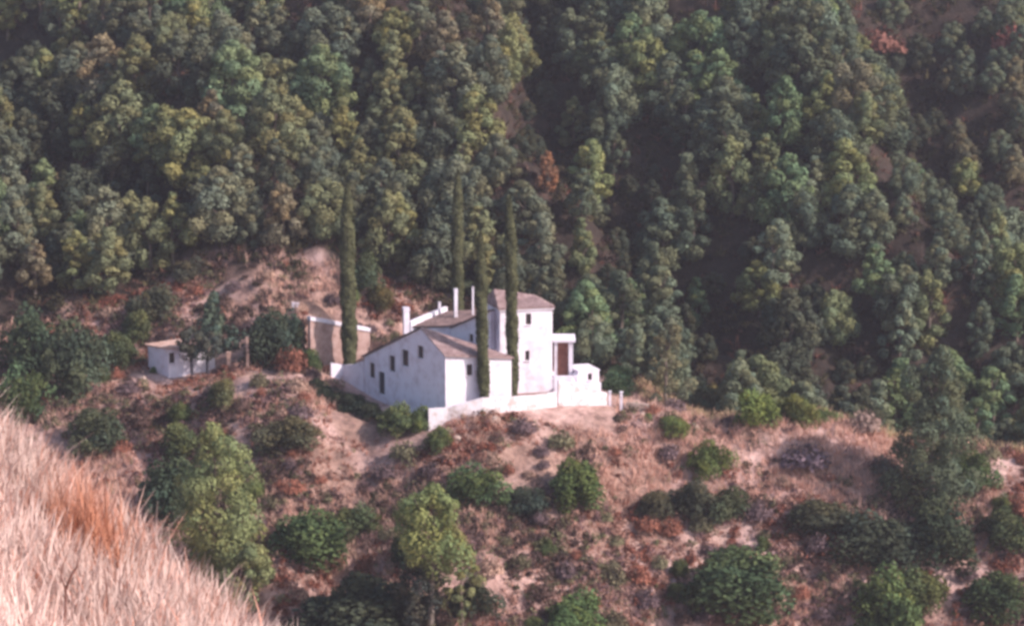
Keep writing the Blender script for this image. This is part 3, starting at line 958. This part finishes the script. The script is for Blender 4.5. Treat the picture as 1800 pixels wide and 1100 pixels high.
def shrub(name, px, py, wpx, hpx, kind, color, label=None, seed=0, group=None, cat='shrub', parts=('crown', 'trunk'), Yf=None, noun=None):
    x, y, z = hit(px, py) if Yf is None else (V(px, py, Yf).x, Yf, float(H(V(px, py, Yf).x, Yf)))
    ppm = FPX / math.hypot(y - CAM[1], z - CAM[2])
    pr = (BUSH if kind == 'bush' else SCRUB)[seed % 6]
    return plant(name, pr, (x, y, z - .1), seed * 1.7, wpx / 2 / ppm * 1.2, hpx / ppm / (pr[2] * 1.15), color, label, cat, group,
                 parts=('foliage', 'stem') if kind != 'bush' else ('foliage', 'stem'))

G = (1, 1, 1)
for i, (px, py, w, h, k, c, lab) in enumerate([
    (1290, 1078, 185, 115, 'bush', (.6, .8, .7), 'large round dark green bush at the bottom right of centre'),
    (1560, 1125, 135, 125, 'bush', (1.0, 1.2, .8), 'bright green bush cut by the bottom edge on the right'),
    (1247, 833, 66, 62, 'bush', (1.0, 1.15, .7), 'small round olive bush alone on the pale grass slope'),
    (1010, 880, 105, 78, 'bush', (.9, 1.1, .7), 'green bush in the middle of the slope below the tower'),
    (835, 882, 95, 66, 'bush', (.8, 1.05, .8), 'green bush just above the leaning pine'),
    (925, 898, 80, 42, 'bush', (.55, .65, .85), 'low dark bush between two green bushes on the slope'),
    (1150, 905, 70, 50, 'bush', (.8, .7, .8), 'dull bush right of the green bush below the tower'),
    (1215, 912, 80, 68, 'bush', (.75, .7, .8), 'left one of two dull purple-grey bushes under the small olive bush'),
    (1282, 912, 76, 62, 'bush', (.7, .75, .75), 'right one of two dull purple-grey bushes under the small olive bush'),
    (550, 985, 140, 95, 'bush', (.7, .95, .75), 'wide dark green bush right of the large rounded pine'),
    (620, 940, 80, 60, 'bush', (.8, .9, .75), 'mid green bush above the wide dark bush'),
    (300, 905, 110, 110, 'bush', (.55, .72, .8), 'blue-dark bush in the shade left of the large rounded pine'),
    (320, 800, 75, 60, 'bush', (1.0, 1.1, .9), 'grey bush above the left side of the large rounded pine'),
    (1545, 990, 150, 90, 'bush', (.45, .5, .6), 'very dark wide bush below the tall narrow pine'),
    (1650, 985, 130, 110, 'bush', (.5, .6, .65), 'very dark bush right below the tall narrow pine'),
    (1440, 930, 120, 55, 'bush', (.65, .62, .7), 'low dark bush on the slope left of the tall narrow pine'),
    (1620, 1065, 110, 70, 'bush', (.9, .95, .7), 'olive bush near the bottom right between dark bushes'),
    (1770, 960, 90, 70, 'bush', (.6, .7, .65), 'dark bush at the right edge of the scrub slope'),
    (1745, 1080, 110, 80, 'bush', (.55, .7, .6), 'dark green bush in the bottom right corner'),
    (1010, 1110, 120, 70, 'bush', (.9, 1.2, .8), 'green bush cut by the bottom edge at centre'),
    (830, 1075, 80, 60, 'bush', (.6, .65, .75), 'dark bush at the right foot of the leaning pine'),
    (640, 1120, 230, 110, 'bush', (.45, .5, .6), 'broad dark thicket at the bottom left of the leaning pine'),
    (720, 1000, 70, 80, 'bush', (.55, .7, .75), 'dark bush tucked under the left side of the leaning pine'),
    (1700, 860, 90, 70, 'bush', (.8, 1.0, .75), 'green bush just right of the tall narrow pine'),
    (1415, 822, 80, 50, 'scrub', (.75, .7, .95), 'purple-grey bush on the pale slope right of the small olive bush'),
    (1555, 835, 60, 42, 'scrub', (.7, .8, .7), 'dull green low bush left of the tall narrow pine'),
    (515, 790, 85, 62, 'bush', (1.1, .95, 1.0), 'grey-brown bush on the mound below the retaining wall'),
    (478, 640, 95, 100, 'bush', (.5, .62, .8), 'large blackish green bush between the shed and the cypress'),
    (510, 632, 55, 92, 'bush', (.55, .7, .8), 'narrower dark bush joined to the large blackish bush'),
    (512, 652, 62, 52, 'scrub', (.95, .52, .42), 'rust brown scrub under the right side of the blackish bush'),
    (548, 652, 36, 42, 'bush', (.75, .95, .7), 'round dark bush at the left end of the garden wall'),
    (62, 660, 110, 120, 'bush', (.6, .75, .75), 'dark bush at the left edge level with the shed'),
    (135, 690, 110, 130, 'bush', (.6, .7, .8), 'tall dark bush left of the shed'),
    (205, 640, 70, 60, 'bush', (.8, .9, .8), 'small grey-green bush close to the left wall of the shed'),
    (45, 740, 90, 100, 'bush', (.7, .9, .75), 'green bush above the dry grass bank at the left edge'),
    (170, 790, 100, 75, 'bush', (.7, .75, .8), 'dark bush above the dry grass bank left of the large pine'),
    (240, 600, 60, 60, 'bush', (.9, .95, .8), 'grey-green bush behind the left corner of the shed'),
    (270, 560, 80, 60, 'bush', (.75, .7, .8), 'dull bush on the brown clearing behind the shed'),
    (390, 712, 60, 50, 'bush', (1.2, 1.1, .95), 'olive grey bush below the thin dark trees'),
    (200, 470, 100, 90, 'bush', (.85, .9, .7), 'green bush at the left end of the brown clearing'),
    (330, 490, 70, 36, 'bush', (.8, .7, .85), 'low dull bush in the middle of the brown clearing'),
    (640, 510, 60, 70, 'bush', (.7, .8, .8), 'grey-green bush right of the thickest cypress on the clearing'),
    (670, 545, 50, 45, 'bush', (1.3, 1.0, .8), 'brownish bush on the clearing above the garden wall'),
    (1330, 742, 90, 60, 'bush', (1.3, 1.5, .8), 'yellow-green bush on the crest right of the terrace'),
    (1400, 745, 70, 55, 'bush', (1.4, 1.4, .85), 'pale green bush on the crest right of the yellow-green bush'),
    (1250, 735, 70, 60, 'bush', (1.2, 1.0, .8), 'olive bush at the end of the terrace crest'),
    (1185, 762, 60, 32, 'bush', (1.3, 1.4, .8), 'low green bush on the bank below the terrace end'),
    (1520, 760, 60, 48, 'scrub', (1.3, 1.2, 1.2), 'pale pinkish bush on the crest at the ravine mouth'),
    (1085, 690, 60, 50, 'bush', (.7, 1.0, .95), 'bluish green bush behind the white posts'),
    (700, 755, 80, 45, 'bush', (1.15, 1.25, .95), 'pale green weeds below the shaded facade'),
    (745, 752, 46, 40, 'bush', (1.1, 1.3, .9), 'pale green bush at the tall corner of the terrace wall'),
    (1540, 95, 100, 55, 'scrub', (.85, .52, .48), 'reddish brown shrub high on the right spur'),
    (1775, 95, 60, 60, 'scrub', (1.0, .48, .45), 'red shrub near the top right corner'),
]):
    b = shrub('bush', px, py, w, h, k, c, lab, seed=i)
# dark shrubs at the foot of the shaded facade
its = []
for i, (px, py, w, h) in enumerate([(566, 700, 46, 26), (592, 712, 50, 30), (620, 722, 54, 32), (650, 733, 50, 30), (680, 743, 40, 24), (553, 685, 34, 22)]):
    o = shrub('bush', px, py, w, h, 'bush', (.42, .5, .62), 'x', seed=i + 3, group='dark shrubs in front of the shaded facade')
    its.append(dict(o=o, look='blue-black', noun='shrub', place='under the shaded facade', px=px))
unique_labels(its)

# ------------------------------------------------------------------ scattered scrub on the open slopes
rng = np.random.RandomState(8)
def slope_place(px, py):
    if py < 600:
        return 'on the brown clearing' if px < 610 else 'on the clearing behind the house'
    if py < 760:
        return ('around the left end of the shed' if px < 240 else 'in front of the shed' if px < 390 else 'right of the shed') if px < 560 else ('on the bank under the terrace' if px < 1150 else 'on the crest by the ravine')
    if py < 880:
        for x, s in ((300, 'left of the large pine'), (560, 'right of the large pine'), (860, 'below the terrace corner'),
                     (1200, 'below the terrace wall'), (1500, 'on the pale grass slope'), (9999, 'beside the tall narrow pine')):
            if px < x: return s
    if py < 990:
        for x, s in ((500, 'beside the large pine foot'), (700, 'left of the leaning pine'), (1000, 'right of the leaning pine'),
                     (1300, 'above the round bush'), (1550, 'right of the round bush'), (9999, 'in the dark right scrub')):
            if px < x: return s
    for x, s in ((700, 'below the large pine'), (960, 'at the leaning pine foot'), (1200, 'left of the round bush'),
                 (1500, 'under the round bush'), (9999, 'in the bottom right corner')):
        if px < x: return s
LOOKS = [('rust brown', (1.15, .62, .50)), ('grey purple', (.62, .55, .68)), ('straw pink', (1.7, 1.45, 1.3)), ('olive grey', (.55, .62, .45)), ('dark brown', (.45, .36, .36)), ('sage green', (.85, 1.0, .7))]
its = []; placed = []
tries = 0
while len(its) < 290 and tries < 20000:
    tries += 1
    x, y = rng.uniform(-56, 58), rng.uniform(-42, 36)
    if y > forest_edge(x) - .5: continue
    if -20 < x < 14 and -8.5 < y < 16: continue
    if -40 < x < -28 and 3 < y < 14: continue
    z = float(H(x, y)); px, py = proj(x, y, z)
    if not (-20 < px < 1820 and 430 < py < 1130): continue
    if px < 530 and py > 640 + (px / 530) * 460: continue
    r = rng.uniform(.6, 1.7)
    if any((x - a) ** 2 + (y - b) ** 2 < ((r + c) * .75) ** 2 for a, b, c in placed): continue
    # pale grass slope is sparser
    if 1050 < px < 1560 and 750 < py < 880 and rng.rand() < .75: continue
    if 560 < px < 700 and 735 < py < 830: continue
    placed.append((x, y, r))
    w = [.26, .2, .12, .16, .14, .12]
    if px > 1450 and py > 850: w = [.2, .28, .02, .2, .26, .04]
    li = rng.choice(6, p=w)
    evergreen = li in (3, 5) and rng.rand() < .3
    pr = (BUSH if evergreen else SCRUB)[rng.randint(6)]
    col = np.array(LOOKS[li][1]) * rng.uniform(.85, 1.15) * (1.5 if evergreen else 1)
    o = plant('scrub_bush', pr, (x, y, z - .08), rng.uniform(0, 6.28), r, r * rng.uniform(.75, 1.2) / pr[2] * 1.1, col, 'x', 'bush', 'scrub on the open slopes', parts=('foliage', 'stem'))
    its.append(dict(o=o, look=LOOKS[li][0], noun='scrub bush', place=slope_place(px, py), px=px))
for it in its: it['noun'] = 'low bush'
b = {}
for it in its: b.setdefault((it['look'], it['place']), []).append(it)
for (look, place), L in b.items():
    L.sort(key=lambda i: i['px']); n = len(L)
    for k, it in enumerate(L):
        if n == 1: s = f"{look} scrub bush {place}"
        elif n <= 16: s = f"{(('left' if k == 0 else 'right') + ' one') if n == 2 else ('rightmost' if k == n - 1 else ORD[k])} of {NUM[n]} {look} scrub bushes {place}"
        else: s = f"{look} scrub bush {place}"
        it['o']['label'] = s

# rocks
for i, (px, py, w, lab) in enumerate([
    (1428, 884, .9, 'white stone on the slope left of the tall narrow pine'), (870, 742, 1.3, 'dark rock under the terrace wall'),
    (905, 738, .8, 'small rock right of the dark rock under the terrace'), (800, 772, 1.1, 'brown rock below the tall corner of the terrace wall'),
    (1130, 730, .9, 'reddish rock on the bank under the white posts'), (1222, 752, 1.2, 'pale rock at the end of the terrace crest'),
    (232, 735, .7, 'pale stone below the shed'), (340, 727, .6, 'pale stone on the mound below the thin trees'),
    (250, 668, .9, 'pale boulder at the foot of the shed')]):
    rock('rock', px, py, w, lab, seed=i, hgt=.6)

# ------------------------------------------------------------------ ground cover
def tufts(name, P, hgt, wid, per, color, mat, rng, lean=.35, bend=True):
    """P: (n,3) roots; blades as bent two-segment strips"""
    n = len(P) * per
    R = np.repeat(P, per, axis=0); Hh = np.repeat(hgt, per) * rng.uniform(.55, 1.15, n)
    Wd = np.repeat(wid, per) * rng.uniform(.7, 1.3, n); Cc = np.repeat(color, per, axis=0) * rng.uniform(.86, 1.12, (n, 1))
    a = rng.uniform(0, 6.28, n); sprd = np.repeat(hgt, per) * .45
    R = R + np.stack([np.cos(a) * sprd * rng.uniform(0, 1, n), np.sin(a) * sprd * rng.uniform(0, 1, n), np.full(n, -.05)], -1)
    b = rng.uniform(0, 6.28, n); side = np.stack([np.cos(b), np.sin(b), np.zeros(n)], -1) * (Wd / 2)[:, None]
    ln = rng.normal(size=(n, 2)) * lean
    d = np.stack([ln[:, 0], ln[:, 1], np.ones(n)], -1); d /= np.linalg.norm(d, axis=1, keepdims=True)
    mid = R + d * (Hh * .55)[:, None]
    tip = mid + (d + np.stack([ln[:, 0] * .8, ln[:, 1] * .8, np.zeros(n)], -1)) * (Hh * .45)[:, None]
    v = np.stack([R - side, R + side, mid + side * .7, mid - side * .7, tip + side * .12, tip - side * .12], 1).reshape(-1, 3)
    i = np.arange(n)[:, None] * 6
    f = np.concatenate([i + np.array([[0, 1, 2, 3]]), i + np.array([[3, 2, 4, 5]])])
    return link(name, np_mesh(name, v, f, [mat], col=np.repeat(Cc, 6, axis=0)))

def scatter(n, x0, x1, y0, y1, keep, rng):
    x = rng.uniform(x0, x1, n); y = rng.uniform(y0, y1, n)
    k = keep(x, y); x, y = x[k], y[k]
    return np.stack([x, y, H(x, y)], -1)

rng = np.random.RandomState(5)
def open_keep(x, y):
    z = H(x, y); px, py = proj(x, y, z)
    k = (y < forest_edge(x) + 1) & (px > -30) & (px < 1830) & (py < 1140)
    k &= ~((np.abs(x + 4) < 15) & (y > -7.5) & (y < 16))
    k &= ~((np.abs(x + 35) < 5.0) & (y > 9) & (y < 17))
    return k & (wav(x * 1.6 + 40, y * 1.6, 30) + rng.normal(size=len(x)) * .55 > -.75)
P = scatter(62000, -60, 60, -44, 37, open_keep, rng)
n = len(P)
pat = wav(P[:, 0] * 1.3 + 9, P[:, 1] * 1.3 - 4)
pal = np.array([(.62, .38, .31), (.95, .70, .60), (1.15, .95, .84), (.48, .40, .42), (.50, .54, .36)])
ci = np.clip(((pat + rng.normal(size=n) * .7 + 1.6) / 3.2 * 3).astype(int), 0, 2)
ci = np.where(rng.rand(n) < .16, 3 + (rng.rand(n) < .5), ci)
gx_, gy_ = proj(P[:, 0], P[:, 1], P[:, 2])
pale = (gx_ > 1000) & (gx_ < 1580) & (gy_ > 740) & (gy_ < 890)
ci = np.where(pale & (rng.rand(n) < .8), 1 + (rng.rand(n) < .6), ci)
pat = np.where(pale, 1.0, pat)
tag(tufts('dry_grass', P, rng.uniform(.35, .85, n) * (1 + .5 * np.clip(pat, -.4, 1)), rng.uniform(.045, .11, n), 7, pal[ci], M_GRASS, rng),
    'tufts of dry pinkish grass covering the open slopes around the house', 'grass', kind='stuff')
# taller pale green and straw weeds where the crest meets the trees
def crest_keep(x, y):
    e = np.interp(x, FOX, FOY)
    return (x > 14) & (y > e - 5) & (y < e + 2.5)
P2 = scatter(5200, 14, 60, -3, 14, crest_keep, rng)
n2 = len(P2)
pal2 = np.array([(.62, .70, .40), (1.0, .85, .62), (.85, .82, .5), (1.1, .9, .78)])
tag(tufts('crest_weeds', P2, rng.uniform(.6, 1.6, n2), rng.uniform(.05, .12, n2), 10, pal2[rng.randint(0, 4, n2)], M_GRASS, rng),
    'tall straw and pale green weeds along the crest by the ravine trees', 'weeds', kind='stuff')
# forest floor growth
def wood_keep(x, y):
    z = H(x, y); px, py = proj(x, y, z)
    return (y > forest_edge(x) - 1) & (px > -30) & (px < 1830) & (py > -40)
P = scatter(4500, -75, 75, 2, 100, wood_keep, rng)
n = len(P)
pal = np.array([(.16, .13, .12), (.22, .24, .13), (.34, .2, .17), (.14, .17, .10)])
tag(tufts('forest_undergrowth', P, rng.uniform(.5, 1.6, n), rng.uniform(.12, .26, n), 12, pal[rng.randint(0, 4, n)], M_GRASS, rng, lean=.7),
    'low dark undergrowth and dead brush on the forest floor', 'undergrowth', kind='stuff')

def clumps(name, P, rad, color, per, mat, rng, leaf=.16):
    n = len(P) * per
    d = rng.normal(size=(n, 3)); d[:, 2] = np.abs(d[:, 2]) + .1; d /= np.linalg.norm(d, axis=1, keepdims=True)
    R_ = np.repeat(rad, per)[:, None]
    q = R_ * rng.uniform(.55, 1.1, (n, 1)); hz_ = np.repeat(rng.uniform(.6, 1.3, len(P)), per)
    c = np.repeat(P, per, axis=0) + d * q * np.stack([np.ones(n), np.ones(n), hz_], -1)
    v, f = leaf_quads(c, d + rng.normal(size=(n, 3)) * .4, leaf * rng.uniform(.5, 1.3, n), leaf * rng.uniform(.8, 2.0, n), rng)
    t = np.repeat(np.repeat(color, per, axis=0) * rng.uniform(.7, 1.25, (n, 1)), 4, axis=0)
    return link(name, np_mesh(name, v, f, [mat], col=t))
def heath_keep(x, y):
    z = H(x, y); px, py = proj(x, y, z)
    k = open_keep(x, y) & (py > 440)
    pale = (px > 1040) & (px < 1560) & (py > 745) & (py < 880)
    path = (px > 545) & (px < 710) & (py > 735) & (py < 830)
    m = wav(x * 2.3 + 11, y * 2.3 + 5)
    dense = np.where((px > 1400) & (py > 850), 1.4, 0) + np.where(py > 880, 1.1, 0) + np.where(py < 600, 1.3, 0) + .45
    return k & (m + dense + rng.normal(size=len(x)) * .6 > -.1) & ~(pale & (rng.rand(len(x)) < .8)) & ~path
P = scatter(21000, -60, 60, -44, 37, heath_keep, rng)
n = len(P)
m = wav(P[:, 0] * 1.7 - 8, P[:, 1] * 1.7 + 3) + rng.normal(size=n) * .5
pal = np.array([(.86, .42, .34), (.78, .60, .68), (.50, .55, .40), (1.35, .98, .90), (.32, .27, .29), (.62, .76, .48)])
ci = np.select([m < -1, m < -.2, m < .5, m < 1.2], [0, 3, 1, 2], 4); ci = np.where(rng.rand(n) < .1, 5, ci)
tag(clumps('low_heath', P, rng.uniform(.3, .7, n) * (1 + .9 * (rng.rand(n) < .3)), pal[ci] * .92, 44, M_SCRUB, rng, .19),
    'low heath and dry weeds in patches over the open slopes', 'heath', kind='stuff')
P = scatter(9000, -75, 75, 2, 100, lambda x, y: wood_keep(x, y) & (wav(x * 2, y * 2) + rng.normal(size=len(x)) > -.6), rng)
n = len(P)
pal = np.array([(.24, .28, .20), (.32, .36, .24), (.36, .26, .24), (.22, .2, .22), (.4, .4, .3)])
tag(clumps('forest_understorey', P, rng.uniform(.5, 1.4, n), pal[rng.randint(0, 5, n)] * .8, 34, M_SCRUB, rng, .26),
    'dark brush filling the forest floor between the pines', 'brush', kind='stuff')

# near bank in the bottom left corner: tall dry grass
def near_keep(x, y):
    return np.ones(len(x), bool)
P = scatter(18000, -9.5, -.2, -238, -220.5, near_keep, rng)
n = len(P)
pxn, pyn = proj(P[:, 0], P[:, 1], P[:, 2])
rust = np.exp(-(((pxn - 150) / 60) ** 2 + ((pyn - 900) / 90) ** 2))
g1 = wav(P[:, 0] * 6, P[:, 1] * 6)
base = np.array([(1.10, 1.09, 1.09)]) * (1 + .10 * g1[:, None]) * np.ones((n, 1))
base = base * (1 - rust[:, None] * .6) + np.array([[.95, .55, .38]]) * rust[:, None] * .6
red = (rng.rand(n) < .18)[:, None]
base = np.where(red, base * np.array([[.85, .6, .52]]), base)
tag(tufts('tall_dry_grass', P, rng.uniform(.18, .5, n) * (1 + .25 * np.sin(P[:, 0] * 5 + P[:, 1] * 3)), rng.uniform(.010, .022, n), 7, base, M_GRASS, rng, lean=.25),
    'tall pale dry grass on the near bank in the bottom left corner', 'grass', kind='stuff')

# forked dead stem on the near bank
tw = []
d_ = ray(112, 1120); d_ = d_ / d_[1]
t_ = np.arange(8, 32, .05); p_ = CAM + d_ * t_[:, None]
k_ = np.argmax(p_[:, 2] < H(p_[:, 0], p_[:, 1]) + .15)
x, y = float(p_[k_, 0]), float(p_[k_, 1]); z = float(H(x, y))
print('STEM', x, y, z, k_)
tw.append(tube_np([(0, 0, -.1), (.02, 0, .5), (.03, .01, .78)], [.016, .013, .011], 6))
tw.append(tube_np([(.03, .01, .76), (.08, 0, .92), (.13, .02, 1.02), (.135, .02, 1.09)], [.013, .012, .010, .006], 6))
tw.append(tube_np([(.03, .01, .76), (0, 0, .88), (-.03, 0, 1.06)], [.009, .007, .003], 5))
tw.append(tube_np([(.02, 0, .35), (-.05, .02, .5), (-.06, .02, .62)], [.007, .005, .002], 5))
v, f = join_np(tw)
o = link('dead_sapling', np_mesh('dead_sapling', v, f, [surf_mat('dead_wood', [(.13, .06, .05), (.22, .11, .09)], 9)], smooth=True))
o.location = (x, y, z)
top_target = V(133, 985, y).z
o.scale = (1, 1, max(.6, (top_target - z) / 1.09))
tag(o, 'thin forked dead sapling standing in the pale grass at bottom left', 'sapling')

# rust coloured weeds on the near bank
for i, (px, py, hh) in enumerate([(150, 965, .5)]):
    yb = -227.0
    d = ray(px, py); d = d / d[1]
    t = np.arange(8, 32, .05); p = CAM + d * t[:, None]; g_ = H(p[:, 0], p[:, 1])
    k = np.argmax(p[:, 2] < g_); 
    if k == 0: k = len(t) - 40
    px_, py_ = p[k, 0], p[k, 1]
    rr = np.random.RandomState(i)
    q = np.stack([px_ + rr.normal(size=60) * .12, py_ + rr.normal(size=60) * .12], -1)
    Pn = np.stack([q[:, 0], q[:, 1], H(q[:, 0], q[:, 1])], -1)
    c = np.tile([(.85, .52, .38), (.78, .42, .33)][i], (60, 1))
    tag(tufts('dry_weed', Pn, rr.uniform(.45, .85, 60) * hh / .5, rr.uniform(.008, .016, 60), 8, c, M_GRASS, rr, lean=.22),
        ['orange-brown weed clump standing in the pale grass bank', 'reddish weed clump at the left edge of the grass bank'][i], 'weed')

# ------------------------------------------------------------------ haze
HAZE = 0.00022
hz, nt, out = new_mat('haze')
pv = nt.nodes.new('ShaderNodeVolumePrincipled')
pv.inputs['Color'].default_value = (.80, .76, .86, 1)
pv.inputs['Density'].default_value = HAZE
pv.inputs['Anisotropy'].default_value = .2
nt.links.new(pv.outputs[0], out.inputs['Volume'])
if HAZE > 0:
    bm = bmesh.new()
    zlo, zhi = float(Z.min()) - 1.5, max(float(Z.max()) + 14, 56)
    box(bm, (0, 100, (zlo + zhi) / 2), (1830, 2060, zhi - zlo))
    o = link('haze', bm_mesh('haze', bm, hz)); o['kind'] = 'stuff'
print('TRIS', sum(len(m.polygons) * 2 for m in bpy.data.meshes), 'OBJ', len(bpy.data.objects))
